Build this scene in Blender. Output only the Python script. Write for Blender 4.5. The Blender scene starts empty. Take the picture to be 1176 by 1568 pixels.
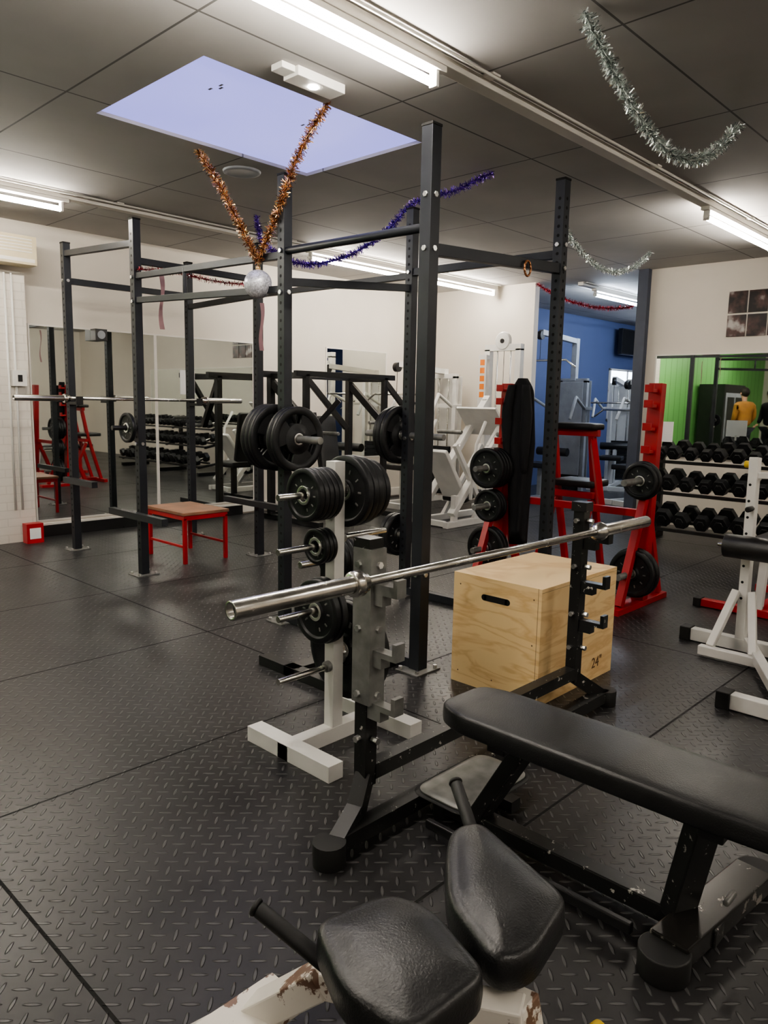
import bpy, math, random
from mathutils import Vector, Matrix
random.seed(7)
V=Vector
H=1.35; C=2.89
PI=math.pi
# ------------------------------------------------------------ materials
def newmat(name):
    m=bpy.data.materials.new(name); m.use_nodes=True
    nt=m.node_tree; b=nt.nodes['Principled BSDF']; return m,nt,b
def simple(name,col,rough=.5,metal=0.,var=.15,scale=8.,bump=0.,coat=0.,spec=.5,rvar=0.1):
    m,nt,b=newmat(name); N=nt.nodes; L=nt.links
    tc=N.new('ShaderNodeTexCoord'); n=N.new('ShaderNodeTexNoise'); n.inputs['Scale'].default_value=scale; n.inputs['Detail'].default_value=4
    L.new(tc.outputs['Object'],n.inputs['Vector'])
    r=N.new('ShaderNodeValToRGB')
    r.color_ramp.elements[0].position=.3; r.color_ramp.elements[1].position=.7
    r.color_ramp.elements[0].color=[c*(1-var) for c in col]+[1]; r.color_ramp.elements[1].color=[min(1,c*(1+var*.5)) for c in col]+[1]
    L.new(n.outputs['Fac'],r.inputs['Fac']); L.new(r.outputs['Color'],b.inputs['Base Color'])
    mr=N.new('ShaderNodeMapRange'); mr.inputs['To Min'].default_value=max(0,rough-rvar); mr.inputs['To Max'].default_value=min(1,rough+rvar)
    L.new(n.outputs['Fac'],mr.inputs['Value']); L.new(mr.outputs['Result'],b.inputs['Roughness'])
    b.inputs['Metallic'].default_value=metal; b.inputs['Coat Weight'].default_value=coat
    b.inputs['Specular IOR Level'].default_value=spec
    if bump:
        n2=N.new('ShaderNodeTexNoise'); n2.inputs['Scale'].default_value=scale*25; L.new(tc.outputs['Object'],n2.inputs['Vector'])
        bp=N.new('ShaderNodeBump'); bp.inputs['Strength'].default_value=bump; bp.inputs['Distance'].default_value=.002
        L.new(n2.outputs['Fac'],bp.inputs['Height']); L.new(bp.outputs['Normal'],b.inputs['Normal'])
    return m
def chipped(name,col,chip,amount=.62,scale=22,rough=.35,metal=0):
    m,nt,b=newmat(name); N=nt.nodes; L=nt.links
    tc=N.new('ShaderNodeTexCoord'); n=N.new('ShaderNodeTexNoise'); n.inputs['Scale'].default_value=scale; n.inputs['Detail'].default_value=6; n.inputs['Roughness'].default_value=.65
    L.new(tc.outputs['Object'],n.inputs['Vector'])
    r=N.new('ShaderNodeValToRGB'); r.color_ramp.elements[0].position=amount; r.color_ramp.elements[1].position=amount+.02
    r.color_ramp.elements[0].color=[*col,1]; r.color_ramp.elements[1].color=[*chip,1]
    L.new(n.outputs['Fac'],r.inputs['Fac']); L.new(r.outputs['Color'],b.inputs['Base Color'])
    b.inputs['Roughness'].default_value=rough; b.inputs['Metallic'].default_value=metal
    return m
def emis(name,col,s):
    m,nt,b=newmat(name); b.inputs['Base Color'].default_value=(*col,1)
    b.inputs['Emission Color'].default_value=(*col,1); b.inputs['Emission Strength'].default_value=s; return m
M={}
M['rack']=simple('rack_powdercoat',(.030,.033,.040),.42,.3,.2,6)
M['hole']=simple('hole_black',(.004,.004,.004),.8)
M['black']=simple('black_frame_paint',(.015,.015,.016),.32)
M['chipblack']=chipped('black_chipped_paint',(.013,.013,.013),(.50,.48,.44),.635,34)
M['worn']=chipped('worn_black_paint',(.03,.028,.026),(.26,.24,.22),.60,14,.24,.45)
M['white']=simple('white_frame_paint',(.72,.71,.68),.38,0,.08)
M['chipwhite']=chipped('white_chipped_paint',(.72,.68,.62),(.17,.10,.07),.555,9)
M['red']=simple('red_frame_paint',(.44,.016,.022),.35,0,.15)
M['leather']=simple('black_vinyl',(.016,.016,.017),.38,0,.2,10,.35)
M['rubber']=simple('black_rubber',(.012,.012,.012),.6)
M['plate']=simple('cast_iron_plate',(.022,.023,.025),.42,.4,.25,20)
M['chrome']=simple('chrome_bar',(.66,.64,.60),.24,1.,.15,30)
M['galv']=simple('galvanised_steel',(.22,.22,.21),.45,.35,.40,14)
M['steel']=simple('bright_steel',(.75,.74,.72),.3,1.)
M['grey']=simple('grey_frame_paint',(.33,.35,.38),.4)
M['cloth']=simple('black_cloth',(.012,.012,.014),.9,0,.3,12,.3)
M['wall']=simple('cream_wall_paint',(.69,.64,.57),.75,0,.05,1.3,.1)
M['wallwhite']=simple('white_trim_paint',(.74,.71,.66),.55,0,.05,3)
M['blue']=simple('blue_wall_paint',(.095,.125,.25),.7,0,.08,2)
M['darkpillar']=simple('dark_pillar_paint',(.05,.06,.09),.5)
M['plastic']=simple('white_plastic',(.75,.74,.70),.4,0,.04)
M['yellowplastic']=simple('aged_plastic',(.62,.54,.36),.45,0,.06)
M['tubew']=emis('tube_warm',(1.,.93,.83),62.)
M['tubec']=emis('tube_cool',(.74,.85,1.),60.)
M['paper']=simple('paper',(.85,.85,.85),.8,0,.03)
M['orange']=simple('orange_print',(.9,.25,.03),.5)
M['yellow']=simple('yellow_knob',(.9,.6,.02),.4)
M['skin']=simple('skin',(.55,.32,.22),.6,0,.08)
M['ochre']=simple('ochre_jacket',(.40,.19,.045),.85,0,.15,10,.3)
M['hair']=simple('dark_hair',(.02,.014,.01),.7)
M['denim']=simple('dark_trousers',(.02,.022,.03),.9)
M['redbrown']=simple('red_board',(.32,.10,.05),.6)
m,nt,b=newmat('mirror_glass'); b.inputs['Base Color'].default_value=(.80,.84,.82,1); b.inputs['Metallic'].default_value=1; b.inputs['Roughness'].default_value=.015; M['mirror']=m
def foil(name,col):
    m,nt,b=newmat(name); b.inputs['Base Color'].default_value=(*col,1); b.inputs['Metallic'].default_value=.85; b.inputs['Roughness'].default_value=.25; return m
M['gold']=foil('gold_foil',(.86,.58,.30)); M['copper']=foil('copper_foil',(.50,.23,.11)); M['bronze']=foil('bronze_foil',(.20,.09,.045)); M['silver']=foil('silver_foil',(.84,.90,.88)); M['darksilver']=foil('dark_silver_foil',(.36,.40,.39))
M['purple']=foil('purple_foil',(.20,.09,.50)); M['redfoil']=foil('red_foil',(.40,.03,.05)); M['pink']=simple('pink_ribbon',(.42,.24,.25),.5)
m,nt,b=newmat('glitter_silver'); N=nt.nodes;L=nt.links
tc=N.new('ShaderNodeTexCoord');vo=N.new('ShaderNodeTexVoronoi');vo.inputs['Scale'].default_value=110
L.new(tc.outputs['Object'],vo.inputs['Vector']);r=N.new('ShaderNodeValToRGB');r.color_ramp.elements[0].color=(.35,.36,.40,1);r.color_ramp.elements[1].color=(.95,.95,1,1)
L.new(vo.outputs['Color'],r.inputs['Fac']);L.new(r.outputs['Color'],b.inputs['Base Color']);b.inputs['Metallic'].default_value=.3;b.inputs['Roughness'].default_value=.35;M['glitter']=m
m,nt,b=newmat('plywood'); N=nt.nodes;L=nt.links
tc=N.new('ShaderNodeTexCoord');mp=N.new('ShaderNodeMapping');mp.inputs['Scale'].default_value=(1.2,1.2,6);L.new(tc.outputs['Object'],mp.inputs['Vector'])
n=N.new('ShaderNodeTexNoise');n.inputs['Scale'].default_value=1.8;n.inputs['Detail'].default_value=4;n.inputs['Distortion'].default_value=.8;L.new(mp.outputs['Vector'],n.inputs['Vector'])
w=N.new('ShaderNodeMath');w.operation='MULTIPLY';w.inputs[1].default_value=8;L.new(n.outputs['Fac'],w.inputs[0]);fr=N.new('ShaderNodeMath');fr.operation='PINGPONG';fr.inputs[1].default_value=1;L.new(w.outputs[0],fr.inputs[0])
r=N.new('ShaderNodeValToRGB');r.color_ramp.elements[0].color=(.68,.45,.21,1);r.color_ramp.elements[1].color=(.82,.60,.32,1);r.color_ramp.elements[0].position=.0;r.color_ramp.elements[1].position=.5
L.new(fr.outputs[0],r.inputs['Fac']);L.new(r.outputs['Color'],b.inputs['Base Color']);b.inputs['Roughness'].default_value=.55;M['ply']=m
M['plyedge']=simple('burnt_wood_mark',(.14,.07,.03),.7)
M['tablewood']=simple('worn_table_wood',(.32,.16,.095),.5,0,.45,5)
m,nt,b=newmat('tread_rubber_floor'); N=nt.nodes;L=nt.links
def mth(op,a,bv=None,c=None):
    n=N.new('ShaderNodeMath');n.operation=op
    for i,x in enumerate((a,bv,c)):
        if x is None: continue
        if isinstance(x,(int,float)): n.inputs[i].default_value=x
        else: L.new(x,n.inputs[i])
    return n.outputs[0]
geo=N.new('ShaderNodeNewGeometry')
sx0=N.new('ShaderNodeSeparateXYZ');L.new(geo.outputs['Position'],sx0.inputs[0])
rot=N.new('ShaderNodeMapping');rot.inputs['Rotation'].default_value=(0,0,PI/4);rot.inputs['Scale'].default_value=(1/.044,)*3;L.new(geo.outputs['Position'],rot.inputs['Vector'])
sx=N.new('ShaderNodeSeparateXYZ');L.new(rot.outputs['Vector'],sx.inputs[0])
fx=mth('FLOOR',sx.outputs[0]);fy=mth('FLOOR',sx.outputs[1])
u=mth('SUBTRACT',mth('SUBTRACT',sx.outputs[0],fx),.5);v=mth('SUBTRACT',mth('SUBTRACT',sx.outputs[1],fy),.5)
par=mth('FLOORED_MODULO',mth('ADD',fx,fy),2.0)
inv=mth('SUBTRACT',1.0,par)
a=mth('ADD',mth('MULTIPLY',u,par),mth('MULTIPLY',v,inv)); c2=mth('ADD',mth('MULTIPLY',v,par),mth('MULTIPLY',u,inv))
ell=mth('ADD',mth('POWER',mth('ABSOLUTE',mth('DIVIDE',a,.54)),2.0),mth('POWER',mth('ABSOLUTE',mth('DIVIDE',c2,.12)),2.0))
bar=N.new('ShaderNodeMapRange');bar.interpolation_type='SMOOTHSTEP';bar.inputs['From Min'].default_value=1.0;bar.inputs['From Max'].default_value=.35;L.new(ell,bar.inputs['Value'])
def seam(coord,off,sp,wd=.006):
    q=mth('DIVIDE',mth('SUBTRACT',coord,off),sp)
    d=mth('MULTIPLY',mth('ABSOLUTE',mth('SUBTRACT',q,mth('ROUND',q))),sp)
    return mth('LESS_THAN',d,wd)
sm=mth('MAXIMUM',seam(sx0.outputs[0],2.37,1.70,.005),seam(sx0.outputs[1],2.43,1.22,.005))
n1=N.new('ShaderNodeTexNoise');n1.inputs['Scale'].default_value=1.6;n1.inputs['Detail'].default_value=6;n1.inputs['Roughness'].default_value=.6;L.new(geo.outputs['Position'],n1.inputs['Vector'])
n2=N.new('ShaderNodeTexNoise');n2.inputs['Scale'].default_value=14;n2.inputs['Detail'].default_value=8;L.new(geo.outputs['Position'],n2.inputs['Vector'])
cr=N.new('ShaderNodeValToRGB');cr.color_ramp.elements[0].position=.25;cr.color_ramp.elements[1].position=.75;cr.color_ramp.elements[0].color=(.013,.013,.014,1);cr.color_ramp.elements[1].color=(.036,.034,.035,1)
L.new(mth('MULTIPLY_ADD',n2.outputs['Fac'],.3,mth('MULTIPLY',n1.outputs['Fac'],.7)),cr.inputs['Fac'])
mx=N.new('ShaderNodeMix');mx.data_type='RGBA';L.new(mth('MULTIPLY',bar.outputs[0],.5),mx.inputs['Factor']);L.new(cr.outputs['Color'],mx.inputs['A']);mx.inputs['B'].default_value=(.13,.128,.13,1)  # tread bars mixed paler, so their highlights sit in the base colour
mx2=N.new('ShaderNodeMix');mx2.data_type='RGBA';L.new(sm,mx2.inputs['Factor']);L.new(mx.outputs['Result'],mx2.inputs['A']);mx2.inputs['B'].default_value=(.002,.002,.002,1)
L.new(mx2.outputs['Result'],b.inputs['Base Color'])
ro=N.new('ShaderNodeMapRange');ro.inputs['From Min'].default_value=.3;ro.inputs['From Max'].default_value=.7;ro.inputs['To Min'].default_value=.32;ro.inputs['To Max'].default_value=.42;L.new(n1.outputs['Fac'],ro.inputs['Value'])
L.new(mth('MAXIMUM',ro.outputs[0],mth('MULTIPLY',sm,.9)),b.inputs['Roughness'])
bp=N.new('ShaderNodeBump');bp.inputs['Strength'].default_value=1.0;bp.inputs['Distance'].default_value=.004
L.new(mth('SUBTRACT',bar.outputs[0],mth('MULTIPLY',sm,1.5)),bp.inputs['Height']);L.new(bp.outputs['Normal'],b.inputs['Normal'])
M['floor']=m
m,nt,b=newmat('suspended_ceiling_tiles'); N=nt.nodes;L=nt.links
geo=N.new('ShaderNodeNewGeometry');s0=N.new('ShaderNodeSeparateXYZ');L.new(geo.outputs['Position'],s0.inputs[0])
sm=mth('MAXIMUM',seam(s0.outputs[0],1.84,1.22,.006),seam(s0.outputs[1],2.83,1.22,.006))
n1=N.new('ShaderNodeTexNoise');n1.inputs['Scale'].default_value=.9;n1.inputs['Detail'].default_value=5;L.new(geo.outputs['Position'],n1.inputs['Vector'])
cr=N.new('ShaderNodeValToRGB');cr.color_ramp.elements[0].position=.3;cr.color_ramp.elements[1].position=.7;cr.color_ramp.elements[0].color=(.34,.33,.315,1);cr.color_ramp.elements[1].color=(.45,.435,.415,1);L.new(n1.outputs['Fac'],cr.inputs['Fac'])
mx2=N.new('ShaderNodeMix');mx2.data_type='RGBA';L.new(sm,mx2.inputs['Factor']);L.new(cr.outputs['Color'],mx2.inputs['A']);mx2.inputs['B'].default_value=(.12,.115,.11,1)
L.new(mx2.outputs['Result'],b.inputs['Base Color']);b.inputs['Roughness'].default_value=.8
bp=N.new('ShaderNodeBump');bp.inputs['Strength'].default_value=.6;bp.inputs['Distance'].default_value=.005;bp.invert=True;L.new(sm,bp.inputs['Height']);L.new(bp.outputs['Normal'],b.inputs['Normal'])
M['ceil']=m
m,nt,b=newmat('white_painted_brick'); N=nt.nodes;L=nt.links
geo=N.new('ShaderNodeNewGeometry');s0=N.new('ShaderNodeSeparateXYZ');L.new(geo.outputs['Position'],s0.inputs[0]);cb=N.new('ShaderNodeCombineXYZ');L.new(s0.outputs[0],cb.inputs[0]);L.new(s0.outputs[2],cb.inputs[1])
bk=N.new('ShaderNodeTexBrick');bk.inputs['Scale'].default_value=1;bk.inputs['Brick Width'].default_value=.22;bk.inputs['Row Height'].default_value=.075;bk.inputs['Mortar Size'].default_value=.005
bk.inputs['Color1'].default_value=(.68,.64,.575,1);bk.inputs['Color2'].default_value=(.66,.62,.56,1);bk.inputs['Mortar'].default_value=(.60,.56,.50,1);L.new(cb.outputs[0],bk.inputs['Vector']);L.new(bk.outputs['Color'],b.inputs['Base Color'])
bp=N.new('ShaderNodeBump');bp.invert=True;bp.inputs['Strength'].default_value=.35;bp.inputs['Distance'].default_value=.003;L.new(bk.outputs['Fac'],bp.inputs['Height']);L.new(bp.outputs['Normal'],b.inputs['Normal']);b.inputs['Roughness'].default_value=.6
M['brick']=m
m,nt,b=newmat('green_cladding'); N=nt.nodes;L=nt.links
geo=N.new('ShaderNodeNewGeometry');s0=N.new('ShaderNodeSeparateXYZ');L.new(geo.outputs['Position'],s0.inputs[0])
sm=seam(mth('ADD',s0.outputs[0],s0.outputs[1]),0,.3,.01)
mx2=N.new('ShaderNodeMix');mx2.data_type='RGBA';L.new(sm,mx2.inputs['Factor']);mx2.inputs['A'].default_value=(.17,.45,.13,1);mx2.inputs['B'].default_value=(.07,.20,.04,1);L.new(mx2.outputs['Result'],b.inputs['Base Color']);b.inputs['Roughness'].default_value=.5
M['green']=m
m,nt,b=newmat('poster_print'); N=nt.nodes;L=nt.links
tc=N.new('ShaderNodeTexCoord');n=N.new('ShaderNodeTexNoise');n.inputs['Scale'].default_value=6;n.inputs['Detail'].default_value=5;L.new(tc.outputs['Object'],n.inputs['Vector'])
r=N.new('ShaderNodeValToRGB');r.color_ramp.elements[0].position=.42;r.color_ramp.elements[0].color=(.02,.015,.015,1);r.color_ramp.elements[1].position=.68;r.color_ramp.elements[1].color=(.45,.42,.40,1)
e=r.color_ramp.elements.new(.55);e.color=(.09,.05,.045,1)
L.new(n.outputs['Fac'],r.inputs['Fac']);L.new(r.outputs['Color'],b.inputs['Base Color']);b.inputs['Roughness'].default_value=.3;M['poster']=m

# ------------------------------------------------------------ mesh builder
def frame(d,up=(0,0,1)):
    d=V(d).normalized(); up=V(up)
    if abs(d.dot(up.normalized()))>.98: up=V((1,0,0)) if abs(d.x)<.9 else V((0,1,0))
    s=up.cross(d).normalized(); u=d.cross(s).normalized()
    return d,s,u
class B:
    def __init__(s,name,bevel=.003,origin=None):
        s.n=name;s.v=[];s.f=[];s.fm=[];s.fs=[];s.mats=[];s.bevel=bevel
    def add(s,vs,fs,mat,smooth=False):
        if mat not in s.mats: s.mats.append(mat)
        k=len(s.v); mi=s.mats.index(mat); s.v+= [tuple(p) for p in vs]
        for i,f in enumerate(fs):
            s.f.append([k+j for j in f]); s.fm.append(mi); s.fs.append(smooth if isinstance(smooth,bool) else smooth[i])
    def bx(s,x0,x1,y0,y1,z0,z1,mat):
        s.add([(x,y,z) for z in(z0,z1) for y in(y0,y1) for x in(x0,x1)],[(0,2,3,1),(4,5,7,6),(0,1,5,4),(2,6,7,3),(0,4,6,2),(1,3,7,5)],mat)
    def obox(s,c,size,mat,R=None):
        R=R or Matrix.Identity(3);c=V(c);h=V(size)/2
        s.add([c+R@V((x*h.x,y*h.y,z*h.z)) for z in(-1,1) for y in(-1,1) for x in(-1,1)],[(0,2,3,1),(4,5,7,6),(0,1,5,4),(2,6,7,3),(0,4,6,2),(1,3,7,5)],mat)
    def beam(s,a,b,w,h,mat,up=(0,0,1)):
        a=V(a);b=V(b);d,sd,u=frame(b-a,up)
        vs=[]
        for p in(a,b):
            for q,t in((-1,-1),(1,-1),(1,1),(-1,1)): vs.append(p+sd*(q*w/2)+u*(t*h/2))
        s.add(vs,[(3,2,1,0),(4,5,6,7),(0,1,5,4),(1,2,6,5),(2,3,7,6),(3,0,4,7)],mat)
    def cyl(s,a,b,r,mat,n=16,r2=None):
        a=V(a);b=V(b);r2=r if r2 is None else r2;d,sd,u=frame(b-a)
        vs=[a+(sd*math.cos(2*PI*i/n)+u*math.sin(2*PI*i/n))*r for i in range(n)]+[b+(sd*math.cos(2*PI*i/n)+u*math.sin(2*PI*i/n))*r2 for i in range(n)]
        fs=[(i,(i+1)%n,n+(i+1)%n,n+i) for i in range(n)]+[tuple(range(n))[::-1],tuple(range(n,2*n))]
        s.add(vs,fs,mat,[True]*n+[False]*2)
    def lathe(s,c,axis,prof,mat,n=32,a0=0,a1=2*PI,closed=False):
        c=V(c);d,sd,u=frame(axis);full=abs(a1-a0-2*PI)<1e-4
        k=n if full else n+1;vs=[];m=len(prof)
        for i in range(k):
            t=a0+(a1-a0)*i/n
            for r,h in prof: vs.append(c+(sd*math.cos(t)+u*math.sin(t))*r+d*h)
        fs=[]
        for i in range(n):
            j=(i+1)%k
            for q in range(m if closed else m-1):
                q2=(q+1)%m
                fs.append((i*m+q,j*m+q,j*m+q2,i*m+q2))
        if not full and closed: fs+= [tuple(range(m)),tuple((k-1)*m+q for q in range(m))[::-1]]
        s.add(vs,fs,mat,False if not full else [True]*len(fs))
    def sph(s,c,r,mat,sc=(1,1,1),n=16,m=10):
        c=V(c);vs=[];
        for j in range(m+1):
            ph=PI*j/m
            for i in range(n):
                t=2*PI*i/n; vs.append(c+V((r*sc[0]*math.sin(ph)*math.cos(t),r*sc[1]*math.sin(ph)*math.sin(t),r*sc[2]*math.cos(ph))))
        fs=[(j*n+i,(j+1)*n+i,(j+1)*n+(i+1)%n,j*n+(i+1)%n) for j in range(m) for i in range(n)]
        s.add(vs,fs,mat,True)
    def path(s,pts,r,mat,n=12):
        for a,b in zip(pts,pts[1:]): s.cyl(a,b,r,mat,n)
        for p in pts[1:-1]: s.sph(p,r,mat,n=n,m=6)
    def plate(s,c,axis,R,th,mat,grip=False,hub='steel'):
        d=V(axis).normalized();c=V(c);t=th/2
        if grip:
            s.lathe(c,d,[(.026,-t*.9),(.026,t*.9),(.30*R,t*.9),(.34*R,t*.45),(.48*R,t*.45),(.48*R,-t*.45),(.34*R,-t*.45),(.30*R,-t*.9)],mat,32,closed=True)
            s.lathe(c,d,[(.76*R,-t*.6),(.76*R,t*.6),(.84*R,t),(.97*R,t),(R,t*.7),(R,-t*.7),(.97*R,-t),(.84*R,-t)],mat,48,closed=True)
            for k in range(3):
                s.lathe(c,d,[(.47*R,-t*.45),(.47*R,t*.45),(.77*R,t*.45),(.77*R,-t*.45)],mat,10,k*2*PI/3+.2,k*2*PI/3+.2+1.15,closed=True)
        else:
            s.lathe(c,d,[(.024,-t),(.024,t),(.30*R,t),(.34*R,t*.4),(.78*R,t*.4),(.83*R,t),(.97*R,t),(R,t*.8),(R,-t*.8),(.97*R,-t),(.83*R,-t),(.78*R,-t*.4),(.34*R,-t*.4),(.30*R,-t)],mat,40,closed=True)
            for k in range(10):
                if k in(2,7): continue
                _,sd,u=frame(d); an=2*PI*k/10; rd=(sd*math.cos(an)+u*math.sin(an)); tg=d.cross(rd)
                for sg in(-1,1):
                    s.obox(c+rd*(.56*R)+d*(sg*t*.45),(.12*R,.05*R,t*.25),M['galv'],Matrix((rd,tg,d)).transposed())
        if hub: s.lathe(c,d,[(.024,-t*1.04),(.024,t*1.04),(.036,t*1.04),(.036,-t*1.04)],M[hub],24,closed=True)
    def stack(s,c,axis,specs,gap=.002,grip=False):
        d=V(axis).normalized();p=V(c)
        for R,th in specs:
            s.plate(p+d*th/2,d,R,th,M['plate'],grip); p=p+d*(th+gap)
    def cushion(s,outline,z0,z1,mat,T=None,dome=.006,rad=.012,corner=.035,cen=None):
        P=[V(p) for p in outline];pts=[];k=len(P)
        for i in range(k):
            a,b,c=P[i-1],P[i],P[(i+1)%k]
            d1=min(corner,(a-b).length*.42);d2=min(corner,(c-b).length*.42)
            p1=b+(a-b).normalized()*d1;p2=b+(c-b).normalized()*d2
            for q in range(7):
                t=q/6;pts.append(p1*(1-t)**2+b*2*t*(1-t)+p2*t*t)
            nx=P[(i+1)%k];e=nx+(b-nx).normalized()*min(corner,(b-nx).length*.42)
            for q in(1/4,2/4,3/4): pts.append(p2.lerp(e,q))
        n=len(pts); nr=[]
        for i in range(n):
            t=(pts[(i+1)%n]-pts[i-1]).normalized(); nr.append(V((-t.y,t.x)))
        hh=z1-z0
        rings=[(rad*.6,z0),(0.002,z0+.004),(0,z0+hh*.4),(.0005,z0+hh*.62),(rad*.12,z1-rad*.55),(rad*.4,z1-rad*.2),(rad*.8,z1-rad*.04),(rad*1.1,z1),(rad*1.25,z1+.0003),(rad*1.5,z1+.0010)]
        vs=[]
        for ins,z in rings:
            for i in range(n): p=pts[i]+nr[i]*ins; vs.append(V((p.x,p.y,z)))
        R=len(rings)
        ce=V(cen) if cen else sum(pts,V((0,0)))/n
        for sc,dz in((.85,.45),(.6,.8),(.3,.97)):
            for i in range(n):
                p=pts[i]+nr[i]*rad*1.5; p=ce+(p-ce)*sc; vs.append(V((p.x,p.y,z1+.001+dome*dz)))
        R+=3; vs.append(V((ce.x,ce.y,z1+.001+dome)))
        fs=[(q*n+i,q*n+(i+1)%n,(q+1)*n+(i+1)%n,(q+1)*n+i) for q in range(R-1) for i in range(n)]
        fs+=[((R-1)*n+i,(R-1)*n+(i+1)%n,R*n) for i in range(n)]
        fs.append(tuple(range(n))[::-1])
        if T: vs=[T@p for p in vs]
        s.add(vs,fs,mat,[True]*(len(fs)-1)+[False])
    def done(s,origin=None,solid=True):
        me=bpy.data.meshes.new(s.n+'_mesh')
        xs=[p[0] for p in s.v];ys=[p[1] for p in s.v];zs=[p[2] for p in s.v]
        o=V(origin) if origin else V(((min(xs)+max(xs))/2,(min(ys)+max(ys))/2,min(zs)))
        me.from_pydata([V(p)-o for p in s.v],[],s.f)
        for mt in s.mats: me.materials.append(mt)
        me.polygons.foreach_set('material_index',s.fm); me.polygons.foreach_set('use_smooth',s.fs); me.update()
        ob=bpy.data.objects.new(s.n,me); ob.location=o; bpy.context.scene.collection.objects.link(ob)
        if s.bevel:
            bv=ob.modifiers.new('bevel','BEVEL');bv.width=s.bevel;bv.segments=2;bv.limit_method='ANGLE';bv.angle_limit=math.radians(50);bv.harden_normals=False
        return ob
def barbell(s,a,dirv,L=2.2,mat='chrome',hollow=True):
    a=V(a);d=V(dirv).normalized();b=a+d*L
    s.cyl(a+d*.43,b-d*.43,.014,M[mat],20)
    for e,k in((a,1),(b,-1)):
        s.lathe(e,d*k,[(.0,.02),(.018,.02),(.018,0),(.0245,0),(.0255,.002),(.0255,.405)],M[mat],28)
        s.cyl(e+d*k*.019,e+d*k*.021,.0175,M['hole'],20)
        s.lathe(e+d*k*.40,d*k,[(.0255,0),(.036,.002),(.038,.01),(.038,.03),(.030,.034),(.030,.05),(.014,.056)],M[mat],28)

# ------------------------------------------------------------ room shell
def shell(name,x0,x1,y0,y1,z0,z1,mat):
    o=B(name,0);o.bx(x0,x1,y0,y1,z0,z1,M[mat]);return o.done()
X0,Y0=-6.5,-4.0; XW=8.5; YW=7.27
shell('floor',X0-.1,15.2,Y0-.1,YW+.15,-.1,0,'floor')
SX0,SX1,SY0,SY1=2.08,3.60,3.16,4.22
c=B('ceiling',0)
for x0,x1,y0,y1 in((X0,SX0,Y0,YW),(SX1,15.1,Y0,YW),(SX0,SX1,Y0,SY0),(SX0,SX1,SY1,YW)): c.bx(x0,x1,y0,y1,C,C+.08,M['ceil'])
c.done()
m,nt,b=newmat('skylight_diffuser_dusk');N=nt.nodes;L=nt.links
geo=N.new('ShaderNodeNewGeometry');n=N.new('ShaderNodeTexNoise');n.inputs['Scale'].default_value=1.2;L.new(geo.outputs['Position'],n.inputs['Vector'])
r=N.new('ShaderNodeValToRGB');r.color_ramp.elements[0].color=(.30,.30,.86,1);r.color_ramp.elements[1].color=(.42,.42,.98,1);L.new(n.outputs['Fac'],r.inputs['Fac']);L.new(r.outputs['Color'],b.inputs['Emission Color'])
b.inputs['Base Color'].default_value=(.22,.22,.4,1);b.inputs['Emission Strength'].default_value=.70;M['sky']=m
s=B('window_1',0)
s.bx(SX0+.001,SX1-.001,SY0+.001,SY1-.001,C+.02,C+.03,M['sky'])
for x,y in((2.35,3.42),(2.37,3.45),(2.34,3.5),(3.0,3.5),(3.02,3.46),(2.98,3.53),(3.05,3.55)): s.obox((x,y,C+.0195),(.012,.03,.001),M['galv'])
s.done()
shell('wall_north',1.0,XW+.1,YW,YW+.12,0,C,'wall')
shell('wall_north_green',X0,1.0,YW,YW+.12,0,C,'green')
shell('wall_north_brick',.9,2.78,YW-.16,YW,0,2.42,'brick')
shell('wall_east_corner',XW,XW+.1,5.47,YW,0,C,'wall')
shell('wall_east',XW,XW+.1,Y0,3.93,0,C,'wall')
shell('wall_south',X0,15.1,Y0-.1,Y0,0,C,'wall')
shell('wall_west',X0-.1,X0,Y0,YW,0,C,'wall')
shell('wall_annex_north',XW+.1,15.1,6.85,6.95,0,C,'blue')
shell('wall_annex_east',15.1,15.2,Y0,6.95,0,C,'blue')
shell('trim_opening_pillar',8.42,8.62,3.93,4.05,0,C,'darkpillar')
t=B('baseboard_north',.003);t.bx(2.79,XW,YW-.03,YW,.02,.13,M['wallwhite']);t.bx(2.79,5.2,YW-.045,YW-.03,.0,.11,M['black']);t.done()
def mirror(name,x0,x1,y0,y1,z0,z1,axis):
    o=B(name,0)
    if axis=='y': o.bx(x0,x1,y0,y1,z0,z1,M['mirror']); fr=[(x0-.015,x1+.015,z0-.015,z0),(x0-.015,x1+.015,z1,z1+.015),(x0-.015,x0,z0,z1),(x1,x1+.015,z0,z1)]; [o.bx(a,b2,y0-.006,y1,c_,d_,M['wallwhite']) for a,b2,c_,d_ in fr]
    else:
        o.bx(x0,x1,y0,y1,z0,z1,M['mirror']); fr=[(y0-.015,y1+.015,z0-.015,z0),(y0-.015,y1+.015,z1,z1+.015),(y0-.015,y0,z0,z1),(y1,y1+.015,z0,z1)]; [o.bx(x0-.006,x1,a,b2,c_,d_,M['wallwhite']) for a,b2,c_,d_ in fr]
    return o.done()
mirror('wall_mirror',2.86,4.12,YW-.008,YW-.001,.16,1.98,'y')
mirror('wall_mirror',4.15,5.38,YW-.008,YW-.001,.16,1.98,'y')
mirror('wall_mirror',6.54,7.63,YW-.008,YW-.001,.60,2.0,'y')
mirror('wall_mirror',XW-.008,XW-.001,-.6,3.80,.80,1.92,'x')

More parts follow.
